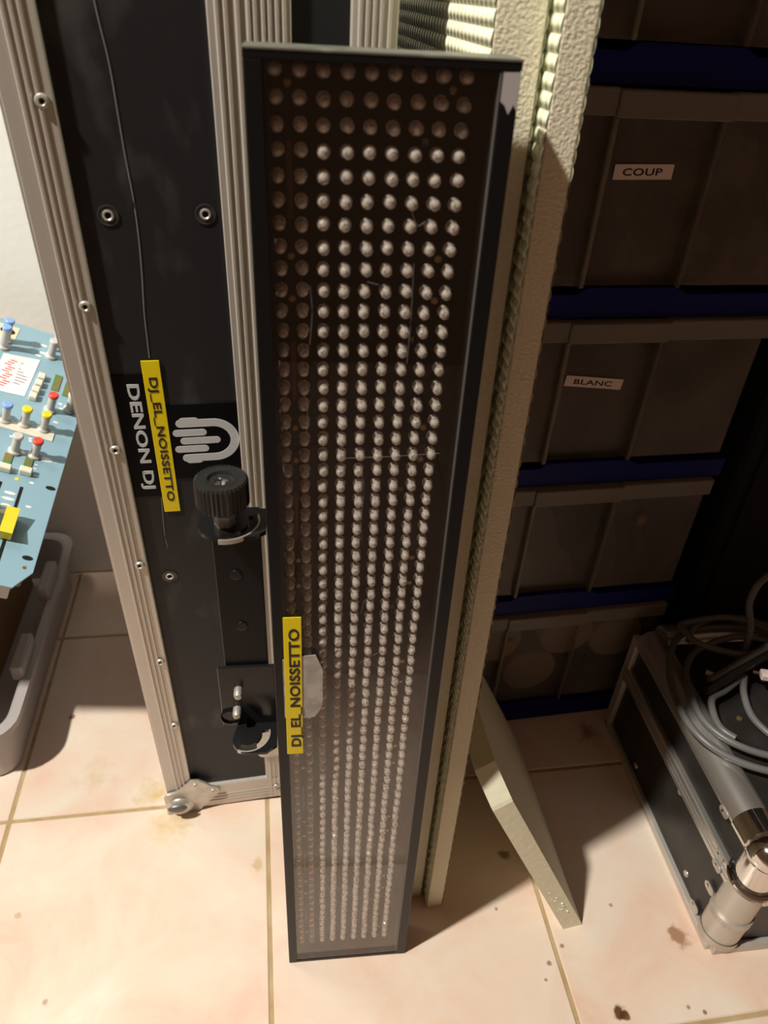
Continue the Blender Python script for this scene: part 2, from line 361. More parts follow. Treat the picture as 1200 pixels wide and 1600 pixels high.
for nm, u0, u1, ribs in (('edge_trim', 0.0012, 0.029, (0.0125, 0.0168, 0.0212)),
                         ('closure_trim', 0.116, 0.162, (0.1215, 0.1262, 0.1325, 0.1385, 0.1420, 0.1465, 0.1500, 0.1540, 0.1580)),
                         ('lid_trim', 0.1955, 0.2226, (0.2005, 0.2045, 0.2085, 0.2125, 0.2175))):
    MB().prism(ribbed(u0, u1, ribs), 0.004, CH).build(nm, M_ALU, case)
# the left trim wraps round the corner
MB().box(0.0, 0.003, 0.0005, 0.030, 0.004, CH).build('edge_trim_return', M_ALU, case)
bt = [(y_, z_) for y_, z_ in ((0.0, 0.002), (0.0, 0.046), (0.004, 0.047), (0.004, 0.002))]
MB().box(0.026, 0.2215, -0.0006, 0.005, 0.002, 0.046, 0.0008).build('bottom_trim', M_ALU, case)
for zz in (0.014, 0.020, 0.026): MB().box(0.030, 0.2215, -0.0014, 0.0, zz - .0008, zz + .0008, 0.0003).build('trim_rib', M_ALU, case)
UP = RX(90)   # local z -> -y (towards the viewer)
rv_me = MB().lathe([(0.0042, 0.0), (0.0042, 0.0008), (0.0034, 0.0020), (0.0022, 0.0023), (0.0014, 0.0012), (0.0, 0.0010)], 14).data('rivet', M_STEEL, True)
hole_me = MB().lathe([(0.0013, 0), (0.0, 0.0001)], 10).data('rivet_hole', M_HOLE)
for u, w in ((0.0228, 0.890), (0.0228, 0.7693), (0.0228, 0.6485), (0.0228, 0.5334), (0.0230, 0.4123), (0.0232, 0.2817), (0.0240, 0.1756)):
    r_ = link('rivet', rv_me, case, T((u, -0.0004, w)) @ UP); link('rivet_hole', hole_me, r_, T((0, 0, 0.0013)))
for u, w in ((0.127, 0.028), (0.20, 0.028), (0.123, 0.109)):
    r_ = link('rivet', rv_me, case, T((u, -0.0012, w)) @ UP @ Matrix.Scale(0.8, 4)); link('rivet_hole', hole_me, r_, T((0, 0, 0.0013)))
cup_me = MB().lathe([(0.0066, 0.0), (0.0066, 0.0004), (0.0058, 0.0005), (0.0056, 0.0002), (0.0038, 0.0002), (0.0034, 0.0001)], 20).data('rivet_washer', pm('washer_dark', (0.06, 0.06, 0.06), 0.35, metal=0.4), True)
cupin = MB().lathe([(0.0036, 0.0002), (0.0034, 0.0010), (0.0026, 0.0011), (0.0020, 0.0004)], 14).data('rivet_eye', M_STEEL, True)
cuph = MB().lathe([(0.0021, 0.0004), (0, 0.0004)], 10).data('rivet_hole', M_HOLE)
for u, w in ((0.0465, 0.7056), (0.1057, 0.7064), (0.0455, 0.3916), (0.1057, 0.3916)):
    r_ = link('rivet_washer', cup_me, case, T((u, 0.0038, w)) @ UP); link('rivet_eye', cupin, r_); link('rivet_hole', cuph, r_)
# corner fitting at the foot
cf = [(-0.004, 0.002), (0.006, -0.0), (0.024, 0.0), (0.036, 0.004), (0.044, 0.016), (0.056, 0.030), (0.061, 0.037), (0.060, 0.045), (0.052, 0.050), (0.046, 0.058), (0.038, 0.066), (0.030, 0.067), (0.022, 0.058), (0.012, 0.047), (0.0, 0.044), (-0.004, 0.036)]
o = MB().prism(cf, 0.0, 0.0030, FACE @ T((0, 0, 0.0012)), 0.001).build('corner_fitting', M_STEEL, case, True)
MB().lathe([(0.016, 0.0), (0.0150, 0.003), (0.012, 0.006), (0.007, 0.008), (0.0, 0.0085)], 20, T((0.013, -0.003, 0.0185)) @ UP).build('corner_ball', M_STEEL, o, True)
MB().lathe([(0.0, 0.0146), (0.006, 0.0138), (0.0085, 0.0125), (0.0095, 0.011)], 16, T((0.011, -0.003, 0.026)) @ RX(75) @ Matrix.Diagonal((1.2, 0.6, 1, 1))).build('ball_dent', pm('dull_lead', (0.16, 0.15, 0.145), 0.4, metal=0.5), o, True)
for u, w in ((0.034, 0.059), (0.053, 0.042)):
    r_ = link('rivet', rv_me, o, T((u, -0.0040, w)) @ UP @ Matrix.Scale(0.7, 4))
# closing plate at the lower end of the closure trim
MB().prism(rrect(0.1085, 0.150, 0.096, 0.150, 0.010), 0.0, 0.003, FACE @ T((0, 0, 0.001)), 0.0008).build('latch_plate', M_STEEL, case, True)
# brand stickers, lettering, emblem
st1 = MB().box(0.0295, 0.0585, 0.0033, 0.0045, 0.4835, 0.5945).build('brand_sticker', M_STICKER, case); st1['label'] = 'black sticker with pale lettering'
st2 = MB().box(0.0585, 0.1158, 0.0033, 0.0045, 0.4995, 0.5675).build('emblem_sticker', M_STICKER, case); st2['label'] = 'black sticker with pale grey hand emblem'
DOWN = FACE @ RZ(-90)
me = text_mesh('DENON DJ', 0.0955, 0.0080, weight=0.026, space=1.02); me.materials.append(M_PRINT)
link('lettering', me, st1, T((0.0430, 0.0031, 0.5390)) @ RY(0.2) @ DOWN)
def arc_band(cx, cy, r0, r1, a0, a1, n=20):
    A = [math.radians(a0 + (a1 - a0) * i / n) for i in range(n + 1)]
    return [(cx + r1 * math.cos(a), cy + r1 * math.sin(a)) for a in A] + [(cx + r0 * math.cos(a), cy + r0 * math.sin(a)) for a in A[::-1]]
mb = MB(); XF = FACE @ T((0, 0, -0.0033))
cw = 0.5352
for x0, x1, y, r in ((0.0660, 0.0915, cw + 0.0075, 0.0030), (0.0710, 0.1015, cw, 0.0030), (0.0662, 0.0920, cw - 0.0075, 0.0030)):
    mb.prism(capsule(x0, x1, y, r), 0, 0.0003, XF)
for sg in (1, -1):
    mb.prism([(x, y) for x, y in capsule(0.0690 if sg > 0 else 0.0710, 0.0990, cw + sg * 0.0160, 0.0034)], 0, 0.0003, XF)
    mb.prism(capsule(0.0715 if sg > 0 else 0.0735, 0.0865, cw + sg * 0.0180, 0.0030), 0, 0.00031, XF)
mb.prism(arc_band(0.0965, cw, 0.0126, 0.0194, -90, 90), 0, 0.00032, XF)
mb.build('emblem', M_PRINT, st2)
yl = MB().box(-0.0063, 0.0063, 0, 0.0006, -0.0695, 0.0695, 0.0002).build('label_tape', M_YELLOW, case)
yl['label'] = 'yellow label tape with black lettering'
yl.matrix_basis = T((0.0573, 0.0026, 0.5360)) @ RY(0.3)
me = text_mesh('DJ_EL_NOISSETTO', 0.114, 0.0056, weight=0.014, space=1.06); me.materials.append(M_INK)
link('lettering', me, yl, T((0.0004, -0.0001, -0.001)) @ DOWN)
# long wavy scratch down the black panel
sc = [(0.0578, 0.83), (0.0590, 0.81), (0.0612, 0.788), (0.0617, 0.765), (0.0622, 0.74), (0.0632, 0.715), (0.0628, 0.69), (0.0612, 0.665), (0.0590, 0.64), (0.0578, 0.607)]
MB().tube(smooth_path([(u, 0.0040, w) for u, w in sc], 4), 0.00055, 4).build('scratch', pm('grey_scratch', (0.11, 0.11, 0.12), 0.6), case)
MB().tube(smooth_path([(0.0500, 0.0040, 0.482), (0.0485, 0.0040, 0.46), (0.0475, 0.0040, 0.44), (0.0482, 0.004, 0.425)], 4), 0.0005, 4).build('scratch', MATS['grey_scratch'], case)

# ---------------------------------------------------------------- LED message sign standing upright
W, H = 0.1208, 0.8065
pZ = Vector((-0.0037, 0.0135, 0.806)).normalized(); pX = Vector((0.1208, -0.0053, 0)); pX = (pX - pZ * pX.dot(pZ)).normalized(); pY = pZ.cross(pX)
sign = thing('led_sign', 'tall narrow LED message sign in black frame standing upright on the tiles', 'LED sign', frame((-0.00125, 0.3534, 0.0005), pX, pY, pZ))
D = 0.032
MB().box(0.0, 0.0082, 0.0, D, 0.0, H - .0046, 0.0005).build('side_channel', M_BLACKMETAL, sign)
MB().box(W - 0.0086, W, 0.0, D, 0.0, H - .0046, 0.0005).build('side_channel', M_BLACKMETAL, sign)
MB().box(0.0082, W - .0086, 0.024, D, 0.0, H - .004).build('back_plate', M_BLACKMETAL, sign)
MB().box(-0.0004, W + .0004, -0.0004, D + .0005, H - .0012, H, 0.0004).build('top_plate', M_TOPPLATE, sign)
MB().box(0.0, W, 0.0, D, H - .0045, H - .0012).build('top_channel', M_BLACKMETAL, sign)
MB().box(0.0083, W - .0087, 0.0002, 0.0235, 0.0, 0.0042, 0.0004).build('bottom_plate', M_BLACKMETAL, sign)
cov = MB().box(0.0083, W - 0.0094, 0.0006, 0.0036, 0.0045, H - 0.0048).build('acrylic_cover', M_ACRYLIC, sign); cov['label'] = 'glossy smoked acrylic front sheet'
MB().box(W - 0.0093, W - 0.0088, 0.0004, 0.0038, 0.0045, H - 0.0048).build('cover_edge', M_EDGE, sign)  # pale strip paints the light caught along the cover's right edge
for pts in ([(0.044, 0.6062), (0.075, 0.6072), (0.102, 0.6090)], [(0.056, 0.600), (0.0585, 0.585), (0.0575, 0.56), (0.0590, 0.545)], [(0.062, 0.4980), (0.0595, 0.484)],
            [(0.0405, 0.447), (0.0440, 0.437), (0.0455, 0.428)], [(0.0275, 0.706), (0.0285, 0.692), (0.027, 0.675)], [(0.074, 0.748), (0.079, 0.7365), (0.083, 0.738)], [(0.056, 0.7085), (0.062, 0.7070)],
            [(0.0225, 0.652), (0.0240, 0.646), (0.0255, 0.640), (0.025, 0.622)], [(0.060, 0.437), (0.068, 0.444), (0.078, 0.449)], [(0.079, 0.718), (0.0795, 0.690), (0.079, 0.665)]):
    MB().tube(smooth_path([(x, 0.0005, z) for x, z in pts], 5), 0.00009, 4).build('scratch', M_SCRATCH, sign)
chip_specks = MB()
for k in range(26):
    z = random.uniform(0.35, 0.78); x = 0.0115 + random.uniform(-.0012, .0012)
    chip_specks.box(x, x + .0003, 0.0004, 0.0007, z, z + random.uniform(.0006, .0025))
chip_specks.build('edge_scuffs', M_SCRATCH, sign)['kind'] = 'stuff'
MB().prism([(W - 0.0080, H - .0052), (W - .0003, H - .0050), (W - .0004, H - .020), (W - .002, H - .0175), (W - .004, H - .0215), (W - .006, H - .018), (W - .0081, H - .0165)], 0, 0.0003, FACE).build('tape_scrap', pm('grey_tape_scrap', (0.42, 0.38, 0.38), 0.5), sign)
# eight circuit boards of 9 x 9 LEDs
P, PZ, X0, Z0 = 0.01082, 0.01094, 0.0130, 0.7977
scr_me = MB().lathe([(0.0019, 0), (0.0019, 0.0006), (0.0013, 0.0011), (0.0, 0.0009)], 10).data('screw', M_BRASS, True)
chip_me = MB().box(-0.0013, 0.0013, -0.0016, 0, -0.0175, 0.0175, 0.0003).data('resistor_chip', M_CHIP)
pc_me = MB().box(0.0085, W - 0.0099, 0.0175, 0.0191, -PZ * 9 + .0006, -.0006).data('circuit_board', M_PCB)
mark = MB()
for q in range(5): mark.box(-0.0016 + q * .0006, -0.0013 + q * .0006 + .0002 * (q % 2), -0.0002, 0, -0.002 + .0007 * (q % 3), 0.0015)
mark_me = mark.data('board_print', M_SILK)
for b in range(8):
    zt = Z0 + PZ * 0.5 - b * 9 * PZ
    pc = link('circuit_board', pc_me, sign, T((0, 0, zt)))
    for x in (X0 + .5 * P, X0 + 7.5 * P):
        for r in (1.0, 8.0): link('screw', scr_me, pc, T((x, 0.0175, -r * PZ)) @ UP)
    link('resistor_chip', chip_me, pc, T((X0 + .5 * P, 0.0175, -4.7 * PZ)))
    link('board_print', mark_me, pc, T((X0 + 6.5 * P, 0.0174, -3.0 * PZ)))
led_prof = [(0.0033, 0.0), (0.0033, 0.0010), (0.0029, 0.0011), (0.0029, 0.0032), (0.0024, 0.0036), (0.0029, 0.0040), (0.0029, 0.0062), (0.0024, 0.0077), (0.0014, 0.0085), (0.0, 0.0088)]
led_me = MB().lathe(led_prof, 10).data('led', M_LED, True)
far = MB()
for r in range(72):
    for c in range(9):
        m_ = T((X0 + c * P + random.uniform(-.0002, .0002), 0.0175, Z0 - r * PZ + random.uniform(-.0003, .0003))) @ RX(90 + random.uniform(-3.5, 3.5)) @ RY(random.uniform(-3.5, 3.5)) @ RZ(random.uniform(0, 360))
        if r < 33: link('led', led_me, sign, m_)
        else: far.lathe(led_prof[2:], 8, m_)
far = far.build('led_rows', M_LED, sign, True); far['kind'] = 'stuff'
# grey tape and yellow label on the cover
MB().prism([(0.0062, 0.4445), (0.0190, 0.4475), (0.0292, 0.4483), (0.0330, 0.4370), (0.0342, 0.4330), (0.0342, 0.3980), (0.0325, 0.3915), (0.0282, 0.3835), (0.0200, 0.3825), (0.0062, 0.3840)], 0, 0.0004, FACE @ T((0, 0, 0.0)), 0.0001).build('grey_tape', M_FOIL, sign)
yl = MB().box(-0.0061, 0.0061, 0, 0.0006, -0.0714, 0.0714, 0.0002).build('label_tape', M_YELLOW, sign)
yl['label'] = 'yellow label tape with black lettering'
yl.matrix_basis = T((0.0133, -0.0010, 0.4134)) @ RY(0.25)
me = text_mesh('DJ_EL_NOISSETTO', 0.123, 0.0070, weight=0.020, space=1.05); me.materials.append(M_INK)
link('lettering', me, yl, T((0.0008, -0.0001, -0.0005)) @ FACE @ RZ(90))
# mounting bracket on the left side: bar, two slotted arms, clamp knob, angle plate and bolts
def bracket_plate(x0, x1, y0, y1, z0, z1, name, slot):
    ol = [(x1, y1), (x0 + .004, y1)] + [(x0 + .0135 + .0135 * math.cos(a), y0 + .0135 + .0135 * math.sin(a)) for a in [math.radians(170 + 10 * i) for i in range(11)]] + [(x1 - .008, y0), (x1, y0 + .006)]
    me = flat([ol, slot], z0, z1, name); me.materials.append(M_BLACKGLOSS); return link(name, me, sign)
M_BLACKGLOSS = pm('black_enamel', (0.010, 0.010, 0.011), 0.22)
MB().box(-0.0378, -0.0057, 0.0285, 0.0315, 0.360, 0.5525, 0.0006).build('mounting_bar', M_BLACKMETAL, sign)
slot = arc_band(-0.0255, 0.0155, 0.0140, 0.0200, -100, 18, 14)
bracket_plate(-0.0425, -0.0008, -0.0020, 0.0285, 0.5500, 0.5530, 'slotted_arm', slot)
slot2 = arc_band(-0.0235, 0.0155, 0.0110, 0.0165, -115, 10, 14)
bracket_plate(-0.0350, -0.0008, -0.0030, 0.0280, 0.3460, 0.3485, 'slotted_arm', slot2)
for (sx_, sy_, ra, a0, a1, zz, th) in ((-0.0255, 0.0155, 0.0200, -100, 18, 0.5500, 0.0032), (-0.0235, 0.0155, 0.0165, -115, 10, 0.3460, 0.0027)):
    MB().prism(arc_band(sx_, sy_, ra - .0001, ra + .0009, a0, a1, 14), zz, zz + th).build('slot_rim', M_STEEL, sign)
MB().box(-0.0435, -0.0012, 0.0255, 0.0283, 0.3465, 0.4120, 0.0006).build('angle_plate', M_BLACKGLOSS, sign)
MB().lathe([(0.0, 0.0), (0.0085, 0.0), (0.0088, 0.002), (0.0075, 0.0026)], 18, T((-0.0365, 0.0262, 0.358)) @ UP).build('washer', M_BLACKMETAL, sign, True)
kn = MB().lathe([(0.0, 0.0), (0.0163, 0.0), (0.0163, 0.0160), (0.0152, 0.0175), (0.0118, 0.0180), (0.0085, 0.0174), (0.0075, 0.0155), (0.0, 0.0145)], 72, None, lambda i: 1.0 if i % 2 else 0.955).data('clamp_knob', M_RUBBER)
kx, ky = -0.0262, 0.0125
kn = link('clamp_knob', kn, sign, T((kx, ky, 0.5690)))
MB().lathe([(0.0, 0.0162), (0.0022, 0.0158), (0.0045, 0.0150)], 14).build('knob_insert', M_CHROME, kn, True)
MB().lathe([(0.0, 0.0), (0.0066, 0.0), (0.0066, 0.0080), (0.0, 0.0080)], 6, T((kx, ky, 0.5532))).build('hex_nut', M_STEEL, sign)
MB().cyl((kx, ky, 0.553), (kx, ky, 0.571), 0.003, 12).build('bolt_shank', M_STEEL, sign)
for x, z in ((-0.0290, 0.3885), (-0.0312, 0.3665)):
    MB().lathe([(0.0, 0.0), (0.0034, 0.0), (0.0034, 0.0060), (0.0026, 0.0085), (0.0, 0.0090)], 12, T((x, 0.0256, z)) @ UP).build('bolt', M_STEEL, sign, True)
for x, z in ((-0.0240, 0.4985), (-0.0228, 0.4510)):
    MB().lathe([(0.0042, 0.0), (0.0040, 0.0008), (0.0028, 0.0010), (0.0, 0.0004)], 16, T((x, 0.0285, z)) @ UP).build('rivet', M_BLACKGLOSS, sign, True)

# ---------------------------------------------------------------- foam boards standing on edge beside the sign
def foam_board(label, x_bot, x_top, y0, thick, depth=0.58, height=1.25):
    tilt = math.atan2(x_top - x_bot, 0.83)
    root = thing('foam_board', label, 'foam board', T((x_bot, y0, thick * abs(math.sin(tilt)) if tilt < 0 else 0.0)) @ RY(math.degrees(tilt)), 'embossed foam boards beside the sign')
    MB().box(0.0006, thick - 0.0006, 0.0, 0.02, 0, height, 0.0008).build('cut_edge', M_FOAMCUT, root)
    MB().box(0.0006, thick - 0.0006, 0.02, depth, 0, height).build('core', M_FOAMPLAIN, root)
    pitch, n = 0.0080, int(height / 0.0080)
    for side in (0, 1):
        vs, fs = [], []
        prof = []
        for k in range(n):
            for t, d in ((0.0, 0.0), (0.18, 0.0006), (0.5, 0.0009), (0.82, 0.0006)): prof.append((k * pitch + t * pitch, d))
        prof.append((n * pitch, 0.0))
        for z, d in prof:
            x = (0.0006 - d) if side == 0 else (thick - 0.0006 + d)
            vs += [(x, 0.0, z), (x, depth, z)]
        for k in range(len(prof) - 1): fs.append((2 * k, 2 * k + 1, 2 * k + 3, 2 * k + 2))
        MB().mesh(vs, fs).build('embossed_face', M_FOAMSKIN, root, True)
    return root
foam_board('pale green embossed foam board on edge, directly behind the LED sign', 0.1220, 0.1125, 0.4060, 0.0265)
foam_board('thin pale foam board on edge between LED sign and plastic drawers, scalloped front edge', 0.1515, 0.1412, 0.3920, 0.0180)
# small offcut leaning against the boards
phi = math.radians(26.0)
A = Vector((0.2971, 0.3515, 0.0)); oz = Vector((-math.sin(phi), 0, math.cos(phi))); ox = Vector((math.cos(phi), 0, math.sin(phi)))
off = thing('foam_offcut', 'short pale green foam offcut leaning over onto the standing boards', 'foam offcut', frame(A, ox, Vector((0, 1, 0)), oz))
TH = 0.0205
vs = []; 
for s_, y_ in [(0.0, 0.0), (0.249, 0.0125), (0.253, 0.0140), (0.287, 0.0330), (0.289, 0.060), (0.289, 0.24), (0.0, 0.24)]:
    vs += [(0.0, y_, s_), (TH, y_ + (0.0025 if y_ < .2 else 0), s_ - (0.0092 if s_ < .01 else 0))]
n = len(vs) // 2
fs = [tuple(2 * i for i in range(n)), tuple(2 * i + 1 for i in range(n))[::-1]] + [(2 * i, 2 * i + 1, (2 * i + 3) % (2 * n), (2 * i + 2) % (2 * n)) for i in range(n)]
off_body = MB().mesh(vs, fs); bmesh.ops.triangulate(off_body.bm, faces=[f for f in off_body.bm.faces if len(f.verts) > 4])
off_body.build('board', M_FOAMPLAIN, off)
crumbs = MB()
for k in range(16):
    s_ = random.uniform(0.03, 0.09); y_ = 0.0125 * s_ / 0.249 - 0.0006 + 0.0015; x_ = random.uniform(.002, .014)
    crumbs.box(x_, x_ + random.uniform(.0006, .002), y_ - .0004, y_ + .001, s_, s_ + random.uniform(.0006, .002))
crumbs.build('torn_flecks', pm('foam_fleck', (0.85, 0.86, 0.72), 0.7), off)

# ---------------------------------------------------------------- drawer tower
ty = math.atan2(0.0067, 0.1696)
tower = thing('drawer_tower', 'plastic drawer tower with navy blue shelves and frosted clear drawers', 'drawer tower', T((0.2992, 0.6322, 0)) @ Matrix.Rotation(ty, 4, 'Z'))
TL, TR, TD = -0.100, 0.206, 0.335
tops = [0.030, 0.230, 0.420, 0.609, 0.800, 0.990]
for i, zt in enumerate(tops):
    th = 0.030 if i == 0 else 0.022
    ol = [(TL, zt - th), (TR, zt - th), (TR, zt), (0.098, zt), (0.085, zt + 0.006), (-0.006, zt + 0.006), (-0.016, zt), (TL, zt)]
    MB().prism(ol, -TD, 0.0, FACE @ T((0, 0, 0)), 0.0).build('shelf', M_BLUEPL, tower)
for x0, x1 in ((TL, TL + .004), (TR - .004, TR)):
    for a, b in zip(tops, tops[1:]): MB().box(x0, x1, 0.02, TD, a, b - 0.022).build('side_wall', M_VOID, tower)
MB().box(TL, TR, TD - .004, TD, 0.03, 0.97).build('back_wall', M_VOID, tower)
names = ['bottom', 'fourth', 'third', 'second', 'top']
for i in range(5):
    z0, z1 = tops[i] + 0.007, tops[i + 1] - 0.024
    # front face with a recessed middle field between two upright ridges
    sec = [(TL + .008, 0.004), (-0.017, 0.004), (-0.0135, -0.002), (-0.0105, 0.010), (0.079, 0.010), (0.083, -0.002), (0.0865, 0.004), (TR - .008, 0.004)]
    front = sec + [(x, y + .0022) for x, y in sec[::-1]]
    dr = MB().prism(front, z0, z1 - .018).build('drawer', M_DRAWER, tower)
    MB().box(TL + .008, -0.0165, -0.006, 0.006, z1 - .020, z1, 0.001).build('rim', M_DRAWERLIP, dr)
    MB().box(-0.0165, 0.0865, -0.008, 0.006, z1 - .021, z1 - .001, 0.001).build('rim', M_DRAWERLIP, dr)
    MB().box(0.0865, TR - .008, -0.006, 0.006, z1 - .020, z1, 0.001).build('rim', M_DRAWERLIP, dr)
    for x in (-0.0135, 0.083): MB().box(x - .0022, x + .0022, -0.0035, 0.001, z0, z1 - .021, 0.001).build('ridge', M_DRAWERLIP if x < 0 else M_DRAWER, dr)
    MB().box(TL + .008, TR - .008, 0.006, TD - .03, z0, z0 + .002).build('tray_bottom', M_DRAWER, dr)
    for x in (TL + .008, TR - .010): MB().box(x, x + .002, 0.006, TD - .03, z0, z1 - .004).build('tray_side', M_DRAWER, dr)
    if i in (2, 3):
        zc, xc, wd, hg, rot, txt = ((0.5153, 0.0283, 0.0635, 0.0115, -6.0, 'BLANC') if i == 2 else (0.7128, 0.0272, 0.0548, 0.0122, 1.2, 'COUP'))
        lb = MB().box(-wd / 2, wd / 2, -0.0004, 0.0, -hg / 2, hg / 2).build('label', M_LABELPALE, dr); lb.matrix_basis = T((xc, 0.0094, zc)) @ RY(-rot)
        me = text_mesh(txt, wd * .67, hg * .46, weight=0.014, space=1.05); me.materials.append(M_INK)
        link('lettering', me, dr, T((xc - .001, 0.0094 - .0005, zc)) @ RY(-rot) @ FACE)

def tower_pt(x, y, z): return tower.matrix_basis @ Vector((x, y, z))
TW = tower.matrix_basis.copy()
# what lies in the drawers; dark heaps are guessed, keeping the drawers dark
jar_prof = [(0.0, 0.0), (0.034, 0.0), (0.036, 0.004), (0.036, 0.040), (0.0375, 0.041), (0.0375, 0.052), (0.036, 0.054), (0.033, 0.0545), (0.0, 0.0535)]
jar_lab = ['round white jar lid facing out at left in lowest drawer', 'round white jar lid facing out in middle of lowest drawer', 'round white jar lid facing out at right of lowest drawer', 'round white jar lid lying beneath the others in lowest drawer']
jm = MB().lathe(jar_prof, 28).data('white_jar', M_LID, True)
zb = tops[0] + .0095
for (x, z), lab in zip(((-0.018, 0.140), (0.083, 0.142), (0.157, 0.128), (0.042, zb + 0.0376)), jar_lab):
    o = link('white_jar', jm, None, TW @ T((x, 0.074, z)) @ RX(90)); tag(o, lab, 'jar', 'white jars in the lowest drawer')
for x, lab in ((-0.040, 'left dark bundle under the jars in lowest drawer'), (0.150, 'right dark bundle under the jars in lowest drawer')):
    tag(link('dark_bundle', MB().box(x - .030, x + .030, 0.03, 0.20, zb, zb + 0.0500, 0.012, 3).data('dark_bundle', M_DARKSTUFF, True), None, TW), lab, 'bundle')
tag(link('ochre_scrap', MB().box(-0.008, 0.006, 0.010, 0.016, zb + .098, zb + .110, 0.003, 2).data('ochre_scrap', M_OCHRE, True), None, TW), 'small ochre scrap by the left jar in lowest drawer', 'scrap')
def heap(name, label, cat, x0, x1, z0, hgt, mat, seed, group=None):
    rnd = random.Random(seed); b = MB(); nx, ny = 14, 8; vs = []; fs = []
    for i in range(nx):
        for j in range(ny):
            u, v = i / (nx - 1), j / (ny - 1); e = min(1.0, 4 * min(u, 1 - u, v + .12, 1 - v))
            vs.append((x0 + (x1 - x0) * u, 0.026 + 0.20 * v + rnd.uniform(-.004, .004), z0 + max(0.002, e * hgt * rnd.uniform(.72, 1.0))))
    for i in range(nx - 1):
        for j in range(ny - 1): fs.append((i * ny + j, (i + 1) * ny + j, (i + 1) * ny + j + 1, i * ny + j + 1))
    k = len(vs); ring = [i * ny for i in range(nx)] + [(nx - 1) * ny + j for j in range(1, ny)] + [i * ny + ny - 1 for i in range(nx - 2, -1, -1)] + [j for j in range(ny - 2, 0, -1)]
    for q in ring: vs.append((vs[q][0], vs[q][1], z0))
    m = len(ring)
    for q in range(m): fs.append((ring[q], ring[(q + 1) % m], k + (q + 1) % m, k + q))
    fs.append(tuple(k + q for q in range(m))[::-1])
    b.mesh(vs, fs); bmesh.ops.triangulate(b.bm, faces=[f for f in b.bm.faces if len(f.verts) > 4])
    return tag(link(name, b.data(name, mat, True), None, TW), label, cat, group)
heap('plastic_bag', 'crumpled clear bag filling the left of the drawer above the jars', 'bag', -0.085, 0.075, tops[1] + .0095, 0.120, M_BAG, 3)
heap('dark_contents', 'dark contents at the right of the drawer above the jars', 'drawer_fill', 0.08, 0.19, tops[1] + .0095, 0.085, M_DARKSTUFF, 4)
heap('dark_contents', 'dark contents filling the drawer with the lower paper label', 'drawer_fill', -0.085, 0.19, tops[2] + .0095, 0.110, M_DARKSTUFF, 5)
heap('dark_contents', 'mottled dark contents at the right of the drawer with the upper paper label', 'drawer_fill', 0.06, 0.19, tops[3] + .0095, 0.130, pm('mottled_bundle', (0.05, 0.04, 0.025), 0.8, noise=(30, (0.16, 0.13, 0.08), 0.4, 0.65)), 6)
heap('dark_contents', 'dark contents at the left of the drawer with the upper paper label', 'drawer_fill', -0.085, 0.05, tops[3] + .0095, 0.100, M_DARKSTUFF, 8)
heap('dark_contents', 'dark contents of the topmost drawer in view', 'drawer_fill', -0.085, 0.19, tops[4] + .0095, 0.09, M_DARKSTUFF, 9)
tag(link('ochre_scrap', MB().box(0.130, 0.141, 0.012, 0.018, tops[1] + .093, tops[1] + .106, 0.003, 2).data('ochre_scrap', M_OCHRE, True), None, TW), 'small orange scrap behind the front of the drawer above the jars', 'scrap')

# ---------------------------------------------------------------- black cabinet guessed for the black area right of the tower
bk = thing('black_block', 'large black cabinet beside the drawer tower', 'block', T((0.545, 0.66, 0)))
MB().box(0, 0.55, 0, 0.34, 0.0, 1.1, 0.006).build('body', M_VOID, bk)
MB().box(0.02, 0.53, -0.004, 0, 0.03, 1.07, 0.002).build('front_layer', M_VOID, bk)

# ---------------------------------------------------------------- aluminium-edged black tool case
ay = math.radians(-1.53)
ac = thing('tool_case', 'black case with aluminium edges and chrome corners lying on the tiles', 'tool case', T((0.4455, 0.3085, 0)) @ Matrix.Rotation(ay, 4, 'Z'))
AW, AD, AH = 0.42, 0.308, 0.172
MB().box(0.004, AW - .004, 0.006, AD - .004, 0.004, 0.104).build('base_shell', M_TOOLBLACK, ac)
MB().box(0.004, AW - .004, 0.006, AD - .004, 0.122, AH + .008).build('lid_shell', M_TOOLBLACK, ac)
MB().box(0.008, AW - .008, 0.010, AD - .008, 0.104, 0.122).build('inner_lip', M_TOOLBLACK, ac)
r = 0.0185
MB().cyl((0.0145, 0.028, AH), (0.0145, AD - .012, AH), r, 28).build('edge_tube', M_BRUSHED, ac, True)
MB().cyl((0.030, 0.0145, AH), (AW - .03, 0.0145, AH), r, 28).build('edge_tube', M_BRUSHED, ac, True)
MB().cyl((0.030, AD - .010, AH), (AW - .03, AD - .010, AH), r, 28).build('edge_tube', M_BRUSHED, ac, True)
for y0, y1, x0, x1 in ((0.024, AD - .005, -0.0025, 0.006),):
    for z0, z1, rr in ((0.100, 0.108, 0.0025), (0.108, 0.1135, 0.001), (0.1135, 0.122, 0.0025)): MB().box(x0, x1, y0, y1, z0, z1, 0.0012).build('joint_profile', M_BRUSHED, ac)
for z0, z1 in ((0.100, 0.110), (0.112, 0.122)): MB().box(0.024, AW - .01, -0.0025, 0.006, z0, z1, 0.0012).build('joint_profile', M_BRUSHED, ac)
MB().box(-0.002, 0.006, 0.004, AD, 0.0, 0.010, 0.001).build('foot_profile', M_ALU, ac)
MB().box(0.004, AW, -0.002, 0.006, 0.0, 0.012, 0.001).build('foot_profile', M_ALU, ac)
MB().box(-0.002, 0.006, AD - .012, AD + .002, 0.0, AH, 0.001).build('back_profile', M_ALU, ac)
post = MB().cyl((0.0165, 0.0165, 0.010), (0.0165, 0.0165, 0.062), 0.0205, 28).build('corner_post', pm('satin_post', (0.60, 0.56, 0.51), 0.42, metal=0.5), ac, True)
MB().cyl((0.0165, 0.0165, 0.062), (0.0165, 0.0165, 0.112), 0.0195, 28).build('upper_sleeve', MATS['satin_post'], post, True)
